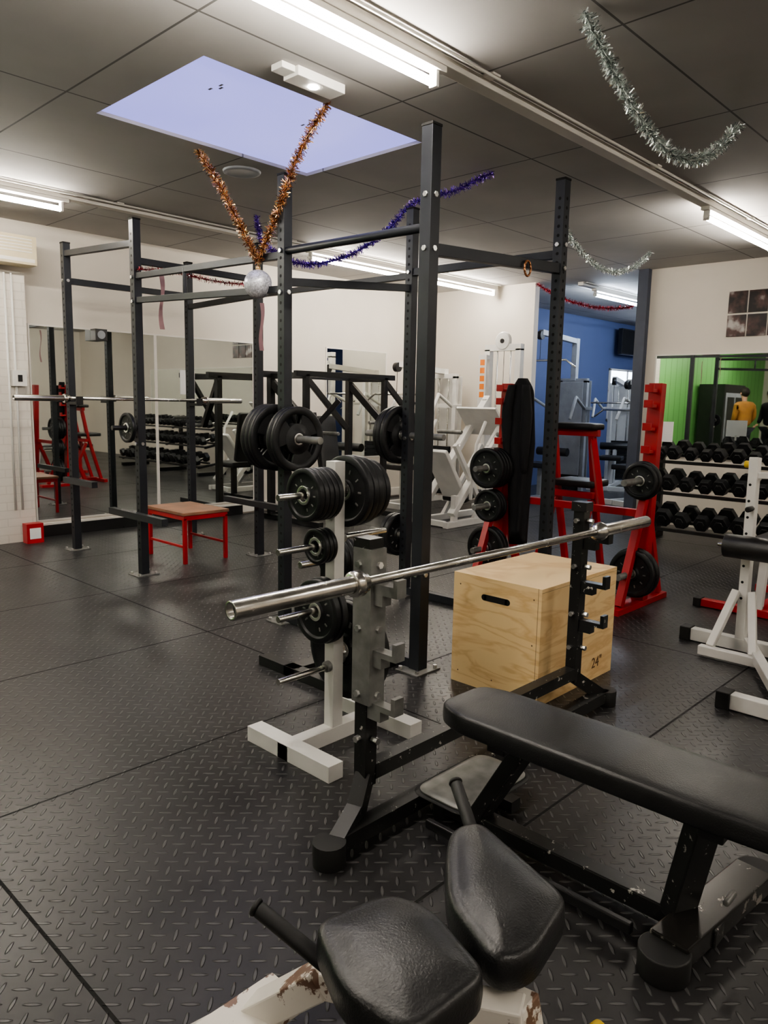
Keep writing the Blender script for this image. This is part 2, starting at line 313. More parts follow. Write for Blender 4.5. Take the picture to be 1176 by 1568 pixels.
# ------------------------------------------------------------ ceiling lights
def trunk(name,y,tubes,matt='tubew',x0=-5,x1=8.4,gear=True):
    o=B(name,.003)
    o.bx(x0,x1,y-.038,y+.038,C-.045,C-.001,M['wallwhite'])
    o.cyl((x0,y-.085,C-.015),(x1,y-.085,C-.015),.008,M['wallwhite'],8)
    for a in tubes:
        o.bx(a-.05,a+1.56,y-.033,y+.033,C-.07,C-.04,M['wallwhite'])
        o.cyl((a,y,C-.12),(a+1.5,y,C-.12),.019,M[matt],16)
        for e in(a-.02,a+1.5):
            o.bx(e,e+.02,y-.022,y+.022,C-.14,C-.07,M['plastic'])
            o.cyl((e-.03,y,C-.12),(e,y,C-.12),.012,M['plastic'],10)
    for k in range(int((x1-x0)/1.8)):
        xx=x0+.9+1.8*k; o.bx(xx-.03,xx+.03,y-.1,y+.05,C-.012,C-.001,M['wallwhite'])
    return o.done()
trunk('fluorescent_light_batten',2.36,[-3.6,-.4,1.25,5.98])  # tubes at negative x are out of view, added for overall lighting
trunk('fluorescent_light_batten',6.02,[-3.6,-.4,1.15,5.2,6.85])  # negative-x tubes unseen here too, put in to brighten the room
trunk('fluorescent_light_batten',-1.4,[-3.6,-.4,2.6,5.6])  # whole row is unseen, added as extra room light
trunk('fluorescent_light_batten',5.0,[9.2,11.6],'tubec',8.8,14.9)
trunk('fluorescent_light_batten',2.6,[9.6,12.6],'tubec',8.8,14.9)
o=B('emergency_exit_light',.006);o.bx(2.42,2.72,2.90,3.01,C-.045,C-.001,M['plastic']);o.cyl((2.56,2.955,C-.05),(2.56,2.955,C-.045),.025,M['tubew'],16);o.bx(2.34,2.42,2.92,3.0,C-.03,C-.001,M['plastic']);o.done()
o=B('ceiling_speaker',.003);o.lathe((3.24,4.48,C),(0,0,-1),[(0,.012),(.09,.012),(.10,.016),(.125,.012),(.13,0)],M['grey'],32);o.done()
# ------------------------------------------------------------ racks
PW=.060
def upright(o,x,y,h=2.6,w=PW,holes=('-x','-y'),foot=True):
    o.bx(x-w/2,x+w/2,y-w/2,y+w/2,.008,h,M['rack'])
    o.bx(x-w/2-.002,x+w/2+.002,y-w/2-.002,y+w/2+.002,h,h+.012,M['hole'])
    for k in range(int((h-.25)/.05)):
        z=.2+k*.05
        if '-x' in holes: o.cyl((x-w/2-.0008,y,z),(x-w/2+.002,y,z),.010,M['hole'],8)
        if '-y' in holes: o.cyl((x,y-w/2-.0008,z),(x,y-w/2+.002,z),.010,M['hole'],8)
    if foot:
        o.bx(x-.09,x+.09,y-.075,y+.075,0,.008,M['galv'])
        for a,b2 in((-.07,-.055),(.07,-.055),(-.07,.055),(.07,.055)): o.cyl((x+a,y+b2,.008),(x+a,y+b2,.024),.011,M['steel'],6)
def bolt(o,x,y,z,w=PW):
    o.cyl((x-w/2-.01,y,z),(x-w/2,y,z),.014,M['steel'],6); o.cyl((x,y-w/2-.01,z),(x,y-w/2,z),.014,M['steel'],6)
o=B('power_rack',.004)
A=(2.87,6.46);Bp=(2.82,5.2);Cp=(4.03,6.44);D=(3.92,5.21)
for q in(A,Bp,Cp,D): upright(o,*q,holes=('-x',))
o.beam((A[0],A[1],2.52),(Bp[0],Bp[1],2.44),.045,.045,M['rack'])
o.beam((A[0],A[1],2.30),(Cp[0],Cp[1],2.30),.04,.05,M['rack'])
o.beam((Cp[0],Cp[1],2.2),(D[0],D[1],2.2),.045,.045,M['rack'])
o.beam((Bp[0],Bp[1],2.32),(D[0],D[1],2.32),.045,.045,M['rack'])
for q,z in((A,2.3),(Bp,2.03),(Bp,2.2),(D,2.2),(Bp,1.0)): bolt(o,*q,z)
for q,z,l0,l1 in((Bp,.46,-.42,.38),(D,.46,-.38,.42),(A,.62,-.5,.05)):
    o.beam((q[0]-.055,q[1]+l0,z),(q[0]-.055,q[1]+l1,z),.05,.05,M['rack'])
for q in(A,Cp):
    o.bx(q[0]-.03,q[0]+.03,q[1]-.15,q[1]-.025,1.27,1.295,M['black']);o.bx(q[0]-.03,q[0]+.03,q[1]-.165,q[1]-.15,1.27,1.34,M['black'])
o.cyl((Bp[0],Bp[1],1.12),(Bp[0]-.22,Bp[1],1.12),.018,M['black'],14)
o.plate((Bp[0]-.10,Bp[1],1.12),(1,0,0),.11,.03,M['plate'])
o.done()
o=B('power_rack',.004)
E=(2.84,3.52);F_=(3.87,3.46);G=(2.79,2.39);Hh=(3.92,2.37)
upright(o,*E,holes=('-x',));upright(o,*F_,holes=('-x',));upright(o,*G,w=.066,holes=());upright(o,*Hh,holes=('-x','-y'))
o.cyl((E[0],E[1],2.19),(G[0],G[1],2.16),.022,M['rack'],16)
o.beam((F_[0],F_[1],2.2),(Hh[0],Hh[1],2.2),.045,.045,M['rack'])
o.beam((G[0],G[1],2.06),(Hh[0],Hh[1],2.12),.045,.055,M['rack'])
o.beam((E[0],E[1],2.02),(F_[0],F_[1],2.1),.04,.045,M['rack'])
for q,z in((E,2.19),(E,1.96),(E,1.12),(G,2.3),(G,2.06),(Hh,2.12),(Hh,2.25),(G,.5),(F_,2.2),(F_,1.1)): bolt(o,*q,z)
for q in(E,F_):
    o.cyl((q[0],q[1]-.32,1.12),(q[0],q[1]+.40,1.12),.022,M['galv'],16)
o.stack((E[0],E[1]+.06,1.12),(0,1,0),[(.2,.035),(.2,.035),(.2,.035),(.17,.03)],.004,True)
o.stack((E[0],E[1]-.06,1.12),(0,-1,0),[(.19,.035),(.19,.035)],.004,True)
o.stack((F_[0],F_[1]+.05,1.12),(0,1,0),[(.2,.035),(.2,.035),(.19,.03)],.004,True)
o.cyl((F_[0],F_[1],.42),(F_[0],F_[1]+.34,.42),.022,M['galv'],16)
o.stack((F_[0],F_[1]+.05,.42),(0,1,0),[(.15,.035),(.15,.035)],.004)
o.beam((G[0],G[1]+.04,.03),(E[0],E[1]-.04,.03),.05,.05,M['rack'])
o.beam((Hh[0],Hh[1]+.04,.03),(F_[0],F_[1]-.04,.03),.05,.05,M['rack'])
o.beam((Bp[0],Bp[1]-.032,2.21),(E[0],E[1]+.03,2.17),.04,.04,M['rack'])
o.beam((Bp[0],Bp[1]-.032,2.04),(E[0],E[1]+.03,1.98),.04,.04,M['rack'])
o.beam((D[0],D[1]-.032,2.2),(F_[0],F_[1]+.03,2.18),.04,.04,M['rack'])
o.cyl((2.82,4.55,2.03),(2.82,4.55,2.2),.014,M['rack'],10)
for k in range(12):
    t0=2*PI*k/12;t1=2*PI*(k+1)/12;cx,cz=3.55,2.07
    o.cyl((cx+.03*math.cos(t0),2.34,cz+.04*math.sin(t0)),(cx+.03*math.cos(t1),2.34,cz+.04*math.sin(t1)),.006,M['copper'],8)
o.done()
o=B('barbell',.0);barbell(o,(2.35,6.34,1.322),(1,0,0));o.done()

# ------------------------------------------------------------ foreground bench press rack + barbell
o=B('barbell',0);barbell(o,(1.03,1.485,.838),(1,-.02,0));o.done()
o=B('bench_press_stand',.004)
K=M['chipblack']
for px,mt in((1.60,'galv'),(2.90,'chipblack')):
    o.beam((px,1.58,.14),(px,1.58,.9),.05,.05,K,up=(0,1,0))
    if mt=='galv':
        o.bx(px-.033,px+.033,1.535,1.612,.42,.91,M['galv'])
    o.bx(px-.03,px+.03,1.545,1.615,.90,.94,K)
    mm=M['galv'] if mt=='galv' else K
    for z in(.795,.60,.43):
        o.bx(px-.02,px+.02,1.455,1.56,z-.02,z+.012 if z>.7 else z-.002,mm)
        o.bx(px-.02,px+.02,1.44,1.456,z-.02,z+.035,mm)
        o.bx(px-.02,px+.02,1.50,1.56,z-.055,z-.02,mm)
    for z in(.30,.45,.66,.86):
        o.cyl((px-.042,1.585,z),(px+.042,1.585,z),.011,M['steel'],6)
        o.cyl((px,1.525,z),(px,1.55,z),.011,M['steel'],6)
o.beam((1.60,1.58,.17),(1.53,1.55,.075),.05,.055,K);o.beam((1.53,1.55,.085),(1.42,1.51,.045),.05,.055,K)
o.cyl((1.38,1.505,0),(1.38,1.505,.07),.05,M['rubber'],20)
o.beam((2.90,1.58,.16),(3.06,1.52,.045),.05,.055,K); o.cyl((3.08,1.505,0),(3.08,1.505,.07),.045,M['rubber'],20)
o.beam((1.42,1.515,.045),(3.08,1.515,.045),.055,.05,K)
o.beam((1.62,1.58,.18),(2.88,1.58,.18),.05,.05,K)
o.cushion([(1.76,1.29),(2.16,1.29),(2.16,1.54),(1.76,1.54)],.068,.072,M['rubber'],dome=.0,rad=.002,corner=.07)
o.cushion([(1.775,1.305),(2.145,1.305),(2.145,1.525),(1.775,1.525)],.072,.080,M['galv'],dome=.0,rad=.003,corner=.06)
for a,b2 in((1.82,1.34),(2.12,1.34)): o.cyl((a,b2,.08),(a,b2,.09),.01,M['steel'],6)
o.beam((1.97,1.515,.05),(1.97,1.25,.05),.05,.04,K)
o.done()
o=B('flat_weight_bench',.004)
bx_=1.80
o.cushion([(bx_-.12,.36),(bx_+.13,.36),(bx_+.14,.6),(bx_+.14,1.28),(bx_+.11,1.37),(bx_-.09,1.375),(bx_-.135,1.28),(bx_-.135,.6)],.388,.448,M['leather'],dome=.003,rad=.014,corner=.05)
o.beam((bx_,.45,.365),(bx_,1.27,.365),.05,.04,M['chipblack'])
o.bx(bx_-.11,bx_+.11,.52,.58,.36,.385,M['black']);o.bx(bx_-.11,bx_+.11,1.12,1.18,.36,.385,M['black'])
o.beam((bx_+.03,1.30,.05),(bx_,1.12,.35),.06,.05,M['chipblack'])
o.beam((bx_+.03,.66,.05),(bx_,.60,.35),.08,.05,M['chipblack'])
o.beam((bx_+.03,1.42,.045),(bx_+.03,.55,.045),.06,.05,M['chipblack'])
o.beam((bx_-.10,1.40,.04),(bx_-.10,.72,.04),.02,.03,M['black'])
o.beam((1.68,.62,.05),(2.14,.57,.05),.10,.055,M['worn'])
o.cyl((1.66,.62,0),(1.66,.62,.066),.062,M['rubber'],24);o.cyl((2.16,.57,0),(2.16,.57,.066),.055,M['rubber'],24)
o.cyl((bx_+.03,1.44,0),(bx_+.03,1.44,.05),.035,M['rubber'],16)
o.bx(bx_+.06,bx_+.12,.50,.60,.33,.385,M['black']);o.cyl((bx_+.05,.55,.12),(bx_+.11,.55,.12),.009,M['galv'],10)
o.done()
o=B('back_extension_bench',.004)
CW=M['chipwhite']
o.cushion([(.69,.585),(.862,.575),(.918,.74),(.893,.82),(.745,.855),(.68,.715)],.435,.50,M['leather'],dome=.010,rad=.016,corner=.04)
o.cushion([(.885,.588),(.94,.55),(1.105,.58),(1.195,.84),(1.13,.868),(1.05,.82),(.945,.73)],.435,.50,M['leather'],dome=.010,rad=.016,corner=.04,cen=(1.03,.70))
o.cyl((.76,.80,.42),(.712,.955,.485),.014,M['rubber'],16);o.cyl((1.16,.80,.42),(1.27,.965,.50),.014,M['rubber'],16)
o.cyl((.712,.955,.485),(.709,.963,.488),.016,M['rubber'],16);o.cyl((1.27,.965,.50),(1.274,.971,.5025),.016,M['rubber'],16)
o.beam((.76,.72,.41),(1.14,.72,.41),.05,.04,M['black'])
o.beam((.92,.55,.40),(.78,.86,.37),.05,.05,CW);o.beam((.78,.86,.37),(.66,1.20,.06),.06,.05,CW)
o.beam((.45,1.2,.03),(.9,1.2,.03),.06,.05,CW)
o.beam((.62,.98,.26),(.80,.98,.26),.10,.02,CW)
o.beam((.93,.57,.42),(.96,.50,.03),.05,.05,CW,up=(1,0,0));o.beam((.72,.48,.03),(1.2,.50,.03),.06,.05,CW)
o.cyl((.97,.50,.33),(1.05,.48,.34),.018,M['yellow'],14)
o.done()
# ------------------------------------------------------------ white plate tree
o=B('weight_plate_tree',.004)
W=M['white']
tx,ty=1.95,2.11
o.bx(tx-.026,tx+.026,ty-.026,ty+.026,.05,1.12,W)
o.bx(tx-.26,tx+.26,ty-.03,ty+.03,.0,.06,W)
o.bx(1.69,1.76,1.85,2.33,0,.062,W);o.bx(2.16,2.23,1.88,2.34,0,.062,W)
def peg(x,y,z,s,l,r=.0125): o.cyl((x,y,z),(x+s*l,y,z),r,M['chrome'],16); o.cyl((x,y,z),(x+s*.045,y,z),.022,M['galv'],16)
for z in(1.0,.80,.55,.31): peg(tx,ty,z,-1,.28)
for z in(1.02,.82,.60,.33): peg(tx,ty,z,1,.28)
o.stack((tx-.045,ty,1.0),(-1,0,0),[(.10,.022)]*5)
o.stack((tx-.045,ty,.80),(-1,0,0),[(.068,.018)]*3)
o.stack((tx-.045,ty,.545),(-1,0,0),[(.13,.028),(.125,.028)])
o.stack((tx+.045,ty,1.0),(1,0,0),[(.14,.028),(.14,.028),(.135,.028),(.12,.025),(.12,.025)])
o.stack((tx+.045,ty,.36),(1,0,0),[(.20,.035),(.20,.035)])
o.done()
o=B('low_plate_stand',.004)
o.bx(2.25,2.75,2.72,2.80,0,.05,M['black']);o.bx(2.25,2.31,2.5,3.0,.0,.05,M['black']);o.bx(2.69,2.75,2.5,3.0,.0,.05,M['black'])
o.beam((2.5,2.76,.04),(2.5,2.76,.62),.05,.05,M['black'])
for z in(.25,.55):
    o.cyl((2.32,2.76,z),(2.68,2.76,z),.018,M['chrome'],14)
o.stack((2.53,2.76,.55),(1,0,0),[(.11,.03)]*3)
o.done()
# ------------------------------------------------------------ plyo box
o=B('plyometric_box',.004)
x0,x1,y0,y1,h=2.81,3.51,1.70,2.19,.545
o.bx(x0,x1,y0,y1,0,h,M['ply'])
o.bx(x0-.001,x0+.001,1.88,2.01,.435,.465,M['hole'])
o.cyl((x0-.001,1.88,.45),(x0+.001,1.88,.45),.015,M['hole'],14);o.cyl((x0-.001,2.01,.45),(x0+.001,2.01,.45),.015,M['hole'],14)
o.bx(x0-.0006,x0+.001,y0+.017,y0+.019,0,h,M['plyedge']);o.bx(x0,x1,y0-.0006,y0+.001,h-.019,h-.0175,M['plyedge'])
for (a,b2) in((.04,.06),(.04,.28),(.04,.49),(.45,.06),(.45,.49),(.25,.06)): o.cyl((x0-.0006,y0+a,b2),(x0+.001,y0+a,b2),.004,M['plyedge'],8)
pb=o.done()
def text(par,txt,loc,rot,size,mat,nm):
    cu=bpy.data.curves.new(nm,'FONT');cu.body=txt;cu.size=size;cu.extrude=.0006;cu.materials.append(M[mat])
    ob=bpy.data.objects.new(nm,cu);bpy.context.scene.collection.objects.link(ob);ob.parent=par;ob.location=V(loc)-par.location;ob.rotation_euler=rot;return ob
text(pb,'24"',(3.30,y0-.001,.06),(PI/2,0,0),.075,'plyedge','stencil_height')
text(pb,'20"',(x0-.001,1.80,.03),(PI/2,0,-PI/2),.05,'plyedge','stencil_width')
# ------------------------------------------------------------ red stool table
o=B('red_stool_table',.004)
x0,x1,y0,y1=3.22,3.66,5.28,5.88
o.bx(x0,x1,y0,y1,.40,.425,M['tablewood']);o.bx(x0+.01,x1-.01,y0+.01,y1-.01,.36,.40,M['red'])
for a in(x0+.025,x1-.025):
    for b2 in(y0+.025,y1-.025): o.beam((a,b2,0),(a,b2,.38),.03,.03,M['red'])
o.beam((x0+.025,y0+.03,.14),(x0+.025,y1-.03,.14),.02,.02,M['red']);o.beam((x1-.025,y0+.03,.14),(x1-.025,y1-.03,.14),.02,.02,M['red'])
o.done()
# ------------------------------------------------------------ red squat / bench rack
o=B('red_squat_stand',.004)
Rm=M['red']
for yy in(2.18,3.36):
    o.bx(4.46,5.20,yy-.05,yy+.05,0,.04,Rm)
    o.beam((4.86,yy,.04),(4.92,yy,1.50),.07,.09,Rm,up=(0,1,0))
    o.beam((4.56,yy,.04),(4.84,yy,.75),.05,.05,Rm,up=(0,1,0))
    o.beam((5.14,yy,.04),(4.92,yy,.6),.05,.05,Rm,up=(0,1,0))
    for z in(1.05,1.2,1.35,1.45):
        o.bx(4.80,4.86,yy-.03,yy+.03,z-.01,z+.01,Rm);o.bx(4.79,4.805,yy-.03,yy+.03,z-.01,z+.04,Rm)
    for z in(.24,.57,.86): o.cyl((4.86,yy,z),(4.52,yy,z),.022,M['galv'],14)
o.beam((5.1,2.18,.05),(5.1,3.36,.05),.06,.06,Rm)
o.beam((4.92,2.18,.62),(4.92,3.36,.62),.05,.05,Rm)
o.stack((4.80,2.18,.86),(-1,0,0),[(.13,.03),(.12,.03)]);o.stack((4.78,2.18,.24),(-1,0,0),[(.17,.04),(.16,.035)])
o.stack((4.80,3.36,.86),(-1,0,0),[(.155,.035)]*4);o.stack((4.78,3.36,.57),(-1,0,0),[(.125,.03)]*3);o.stack((4.76,3.36,.24),(-1,0,0),[(.17,.04)]*2)
o.done()
o=B('red_preacher_bench',.004)
for yy in(2.80,3.12):
    o.beam((5.30,yy,.72),(5.22,yy,1.14),.045,.045,Rm,up=(0,1,0));o.beam((5.30,yy,.72),(5.5,yy,.03),.045,.045,Rm,up=(0,1,0))
    o.beam((5.27,yy,.62),(5.0,yy,.03),.045,.045,Rm,up=(0,1,0))
o.beam((5.22,2.74,1.14),(5.22,3.18,1.14),.05,.05,Rm)
o.cushion([(5.14,2.74),(5.32,2.74),(5.32,3.18),(5.14,3.18)],1.165,1.21,M['leather'])
o.cushion([(5.20,2.78),(5.52,2.78),(5.52,3.14),(5.20,3.14)],.72,.77,M['leather'])
o.beam((5.0,2.62,.03),(5.0,3.27,.03),.06,.05,Rm);o.beam((5.5,2.62,.03),(5.5,3.27,.03),.06,.05,Rm);o.beam((5.0,2.96,.04),(5.5,2.96,.04),.05,.05,Rm)
o.beam((5.26,2.78,.66),(5.26,3.16,.66),.05,.05,Rm)
o.beam((5.24,2.80,1.1),(5.02,2.58,.60),.045,.045,Rm);
o.done()
# coat hung on the far post: sloping shoulders, soft vertical folds, two limp sleeves
o=B('black_coat',0)
n=64;m_=40;vs=[];cx,cy=4.89,3.22
def wprof(t):
    if t<.10: return .035+.065*math.sin(PI/2*t/.10)
    if t<.40: return .10+.012*((t-.10)/.30)
    return .112-.042*((t-.40)/.60)
for j in range(m_+1):
    t=j/m_; z=1.54-1.22*t
    rb=wprof(t); pl=min(1,max(0,(t-.05)*3)); ra=.040+.018*pl
    for i in range(n):
        a=2*PI*i/n
        fo=1+pl*(.10*math.sin(7*a+.8*t)+.06*math.sin(3*a-1.5*t)); 
        vs.append((cx-.02*t+ra*fo*math.cos(a),cy-.03*t+rb*fo*math.sin(a),z+(.05*math.sin(2*a+1)+.015*math.sin(7*a))*t**5))
fs=[(j*n+i,(j+1)*n+i,(j+1)*n+(i+1)%n,j*n+(i+1)%n) for j in range(m_) for i in range(n)]+[tuple(range(n)),tuple(m_*n+i for i in range(n))[::-1]]
o.add(vs,fs,M['cloth'],True)
for sg,l,dx in((-1,.66,-.045),(1,.56,-.05)):
    n2=16;vs=[];K3=16
    for q in range(K3+1):
        t=q/K3;c0=V((cx+dx-.015*math.sin(3*t),cy+sg*(.06+.035*min(1,t*3)-.02*t),1.49-l*t));r0=.022+.022*math.sin(PI*min(1,.15+t*.8))
        for i in range(n2):
            a=2*PI*i/n2; vs.append(c0+V((r0*.75*math.cos(a),r0*math.sin(a),0)))
    fs=[(q*n2+i,(q+1)*n2+i,(q+1)*n2+(i+1)%n2,q*n2+(i+1)%n2) for q in range(K3) for i in range(n2)]+[tuple(range(n2)),tuple(K3*n2+i for i in range(n2))[::-1]]
    o.add(vs,fs,M['cloth'],True)
o.done()
# ------------------------------------------------------------ white bench machine, right edge
o=B('white_leg_curl_bench',.004)
o.beam((4.34,1.61,.04),(4.34,.95,.04),.06,.07,W);o.bx(4.30,4.38,1.61,1.67,0,.08,M['rubber'])
o.beam((3.45,1.08,.04),(3.45,.55,.04),.06,.07,W);o.bx(3.41,3.49,1.08,1.14,0,.08,M['rubber'])
o.beam((3.45,.85,.06),(4.34,1.30,.06),.05,.05,W)
o.beam((4.34,1.34,.05),(4.44,1.38,1.08),.06,.05,W,up=(0,1,0))
for k in range(8): z=.3+k*.09; xx=4.34+.10*(z-.05)/1.03; o.cyl((xx-.034,1.345+.04*z,z),(xx-.024,1.345+.04*z,z),.008,M['hole'],8)
o.beam((4.10,1.42,.06),(4.32,1.38,.34),.04,.04,W,up=(0,1,0));o.beam((4.10,1.2,.06),(4.33,1.30,.34),.04,.04,W,up=(0,1,0))
o.beam((4.08,1.47,.04),(4.08,1.15,.04),.05,.05,W)
o.cyl((4.26,1.44,.60),(4.26,.90,.60),.065,M['leather'],24);o.cyl((4.26,1.48,.60),(4.26,.86,.60),.012,M['chrome'],12)
o.beam((4.38,1.34,.60),(4.26,1.34,.60),.03,.03,W)
o.cyl((4.40,1.36,.80),(4.32,1.36,.80),.016,M['black'],12)
o.beam((4.43,1.40,.98),(4.43,1.0,1.0),.035,.035,W);o.cyl((4.43,1.43,1.04),(4.43,1.36,1.04),.02,M['yellow'],12)
o.done()
o=B('red_footed_bench_base',.004)
o.beam((5.15,1.86,.03),(5.15,1.25,.03),.06,.05,Rm);o.bx(5.11,5.19,1.86,1.91,0,.06,M['rubber']);o.beam((5.15,1.5,.05),(5.9,1.5,.05),.05,.05,Rm);o.beam((5.15,1.5,.05),(5.2,1.5,.45),.05,.05,W,up=(0,1,0))
o.cushion([(5.05,1.36),(6.1,1.36),(6.1,1.62),(5.05,1.62)],.44,.5,M['leather']);o.beam((5.9,1.75,.03),(5.9,1.25,.03),.05,.05,Rm);o.beam((5.9,1.5,.05),(5.9,1.5,.44),.05,.05,Rm)
o.done()
# ------------------------------------------------------------ dumbbell rack
o=B('dumbbell_rack',.003)
for yy in(3.28,2.0,.6):
    o.beam((7.15,yy,.03),(7.72,yy,.03),.06,.06,M['black']);o.beam((7.62,yy,.05),(7.62,yy,.94),.06,.06,M['black'],up=(0,1,0))
tiers=[(7.26,.19),(7.40,.53),(7.54,.83)]
for xx,z in tiers:
    for dx in(-.10,.10): o.beam((xx+dx,3.32,z+dx*.3),(xx+dx,.5,z+dx*.3),.05,.03,M['black'])
    for yy in(3.28,2.0,.6): o.beam((xx-.1,yy,z-.045),(7.62,yy,z+.02),.04,.04,M['black'])
o.done()
o=B('hex_dumbbell_set',.004)
for ti,(xx,z) in enumerate(tiers):
    y=3.22;k=0
    while y>.6:
        r=(.090,.082,.072)[ti]*(1+.08*math.sin(k*1.7))
        tilt=V((1,.10*math.sin(k*2.3+ti),.3)).normalized();c0=V((xx,y,z+.02+r*.95))
        for sg in(-1,1):
            o.cyl(c0+tilt*sg*.065,c0+tilt*sg*.14,r,M['plate'],6,r*.9)
            o.cyl(c0+tilt*sg*.14,c0+tilt*sg*.150,r*.5,M['plate'],6,r*.45)
        o.cyl(c0-tilt*.066,c0+tilt*.066,.016,M['chrome'],10)
        y-=2*r+.004;k+=1
ob=o.done(); 
for p in ob.data.polygons: p.use_smooth=False
o=B('notice_sheet',0);o.bx(7.42,7.424,3.1,3.34,1.0,1.2,M['paper']);o.beam((7.43,3.22,.9),(7.43,3.22,1.02),.02,.01,M['white']);o.done()
# ------------------------------------------------------------ leg press machine (white)
def lp():
    o=B('leg_press_machine',.005)
    for yy in(5.02,5.46):
        o.beam((6.35,yy,.14),(7.55,yy,1.42),.06,.09,W,up=(0,1,0))
        o.beam((6.25,yy,.035),(7.75,yy,.035),.07,.07,W)
        o.beam((7.5,yy,.05),(7.5,yy,1.4),.06,.06,W,up=(0,1,0))
        o.beam((6.4,yy,.05),(6.4,yy,.35),.06,.06,W,up=(0,1,0))
        o.beam((6.75,yy,.05),(7.45,yy,.85),.05,.05,W,up=(0,1,0))
        o.beam((6.38,yy,.9),(6.95,yy,.12),.05,.05,W,up=(0,1,0))
    o.beam((6.3,5.0,.04),(6.3,5.48,.04),.06,.06,W);o.beam((7.7,5.0,.04),(7.7,5.48,.04),.06,.06,W)
    o.obox((7.16,5.24,1.14),(.03,.56,.42),W,Matrix.Rotation(math.radians(-43),3,'Y'))
    for sg in(-1,1): 
        o.beam((7.0,5.24+sg*.2,.86),(7.35,5.24+sg*.2,1.24),.04,.04,W,up=(0,1,0))
        o.cyl((7.1,5.24+sg*.25,1.0),(7.1,5.24+sg*.62,1.0),.024,M['galv'],14)
    T=Matrix.Translation((6.5,5.24,.55))@Matrix.Rotation(math.radians(55),4,'Y')
    o.cushion([(-.34,-.16),(.34,-.16),(.34,.16),(-.34,.16)],-.02,.03,M['white'],T)
    T=Matrix.Translation((6.82,5.24,.30))@Matrix.Rotation(math.radians(-15),4,'Y')
    o.cushion([(-.17,-.17),(.17,-.17),(.17,.17),(-.17,.17)],-.02,.03,M['leather'],T)
    o.path([(6.55,5.56,.3),(6.6,5.6,.9),(6.75,5.6,1.15)],.018,W);o.path([(6.55,4.92,.3),(6.6,4.9,.9),(6.75,4.9,1.15)],.018,W)
    return o.done()
lp()
o=B('cable_weight_tower',.005)
x,y=7.98,5.50
for yy in(5.32,5.78): o.beam((x,yy,.05),(x,yy,2.02),.08,.08,W,up=(0,1,0))
o.beam((x,5.28,2.04),(x,5.82,2.04),.08,.08,W);o.bx(x-.2,x+.2,5.28,5.82,0,.06,W)
o.lathe((x-.02,5.55,2.12),(1,0,0),[(0,-.03),(.10,-.03),(.115,-.012),(.095,0),(.115,.012),(.10,.03),(0,.03)],W,28)
o.cyl((x-.056,5.55,2.12),(x-.05,5.55,2.12),.03,M['black'],16)
for k in range(12): o.bx(x-.05,x+.05,5.40,5.70,.1+k*.055,.148+k*.055,M['plate'])
for yy in(5.45,5.65): o.cyl((x,yy,.06),(x,yy,2.0),.010,M['chrome'],10)
o.beam((x,5.55,.76),(x,5.55,2.02),.005,.005,M['black'],up=(0,1,0))
o.bx(x-.16,x-.14,5.70,5.82,1.05,1.95,W) 
for k in range(5): o.bx(x-.162,x-.16,5.725,5.795,1.42+k*.1,1.49+k*.1,M['orange'])
o.bx(x-.15,x,5.74,5.78,1.0,1.06,W);o.bx(x-.15,x,5.74,5.78,1.9,1.95,W)
o.done()
# ------------------------------------------------------------ black plate loaded machine
o=B('black_plate_loaded_press_machine',.004)
K2=M['black']
for xx in(5.25,6.45):
    o.beam((xx,6.75,.03),(xx,6.75,1.62),.07,.07,K2,up=(0,1,0));o.beam((xx,6.9,.03),(xx,5.9,.03),.07,.06,K2)
    o.beam((xx,6.75,1.55),(xx+.15,6.2,1.0),.06,.08,K2);o.beam((xx,6.15,.03),(xx,6.15,1.62),.06,.06,K2,up=(0,1,0));o.beam((xx,6.75,1.6),(xx,6.15,1.6),.06,.06,K2)
    o.cyl((xx+.15,6.2,1.0),(xx+.15,5.8,1.0),.02,M['galv'],12);o.beam((xx,6.15,.95),(xx+.2,5.85,1.35),.05,.05,K2)
    o.beam((xx,6.15,1.58),(xx+.45,6.0,1.05),.05,.06,K2)
    o.cyl((xx-.25,6.15,1.1),(xx,6.15,1.1),.02,M['galv'],12)
o.beam((5.1,6.75,1.62),(6.6,6.75,1.62),.07,.07,K2);o.beam((5.1,6.15,1.62),(6.6,6.15,1.62),.06,.06,K2);o.beam((5.25,6.75,.05),(6.45,6.75,.05),.06,.06,K2)
o.cushion([(5.7,6.0),(6.0,6.0),(6.0,6.4),(5.7,6.4)],.45,.52,M['leather']);o.beam((5.85,6.2,.03),(5.85,6.2,.45),.06,.06,K2,up=(0,1,0));o.beam((5.85,6.75,.06),(5.85,6.0,.06),.06,.06,K2)
T=Matrix.Translation((5.85,6.48,.85))@Matrix.Rotation(math.radians(80),4,'X');o.cushion([(-.14,-.32),(.14,-.32),(.14,.32),(-.14,.32)],-.03,.04,M['leather'],T)
o.beam((5.85,6.56,.5),(5.85,6.72,1.2),.05,.05,K2,up=(0,1,0))
o.done()
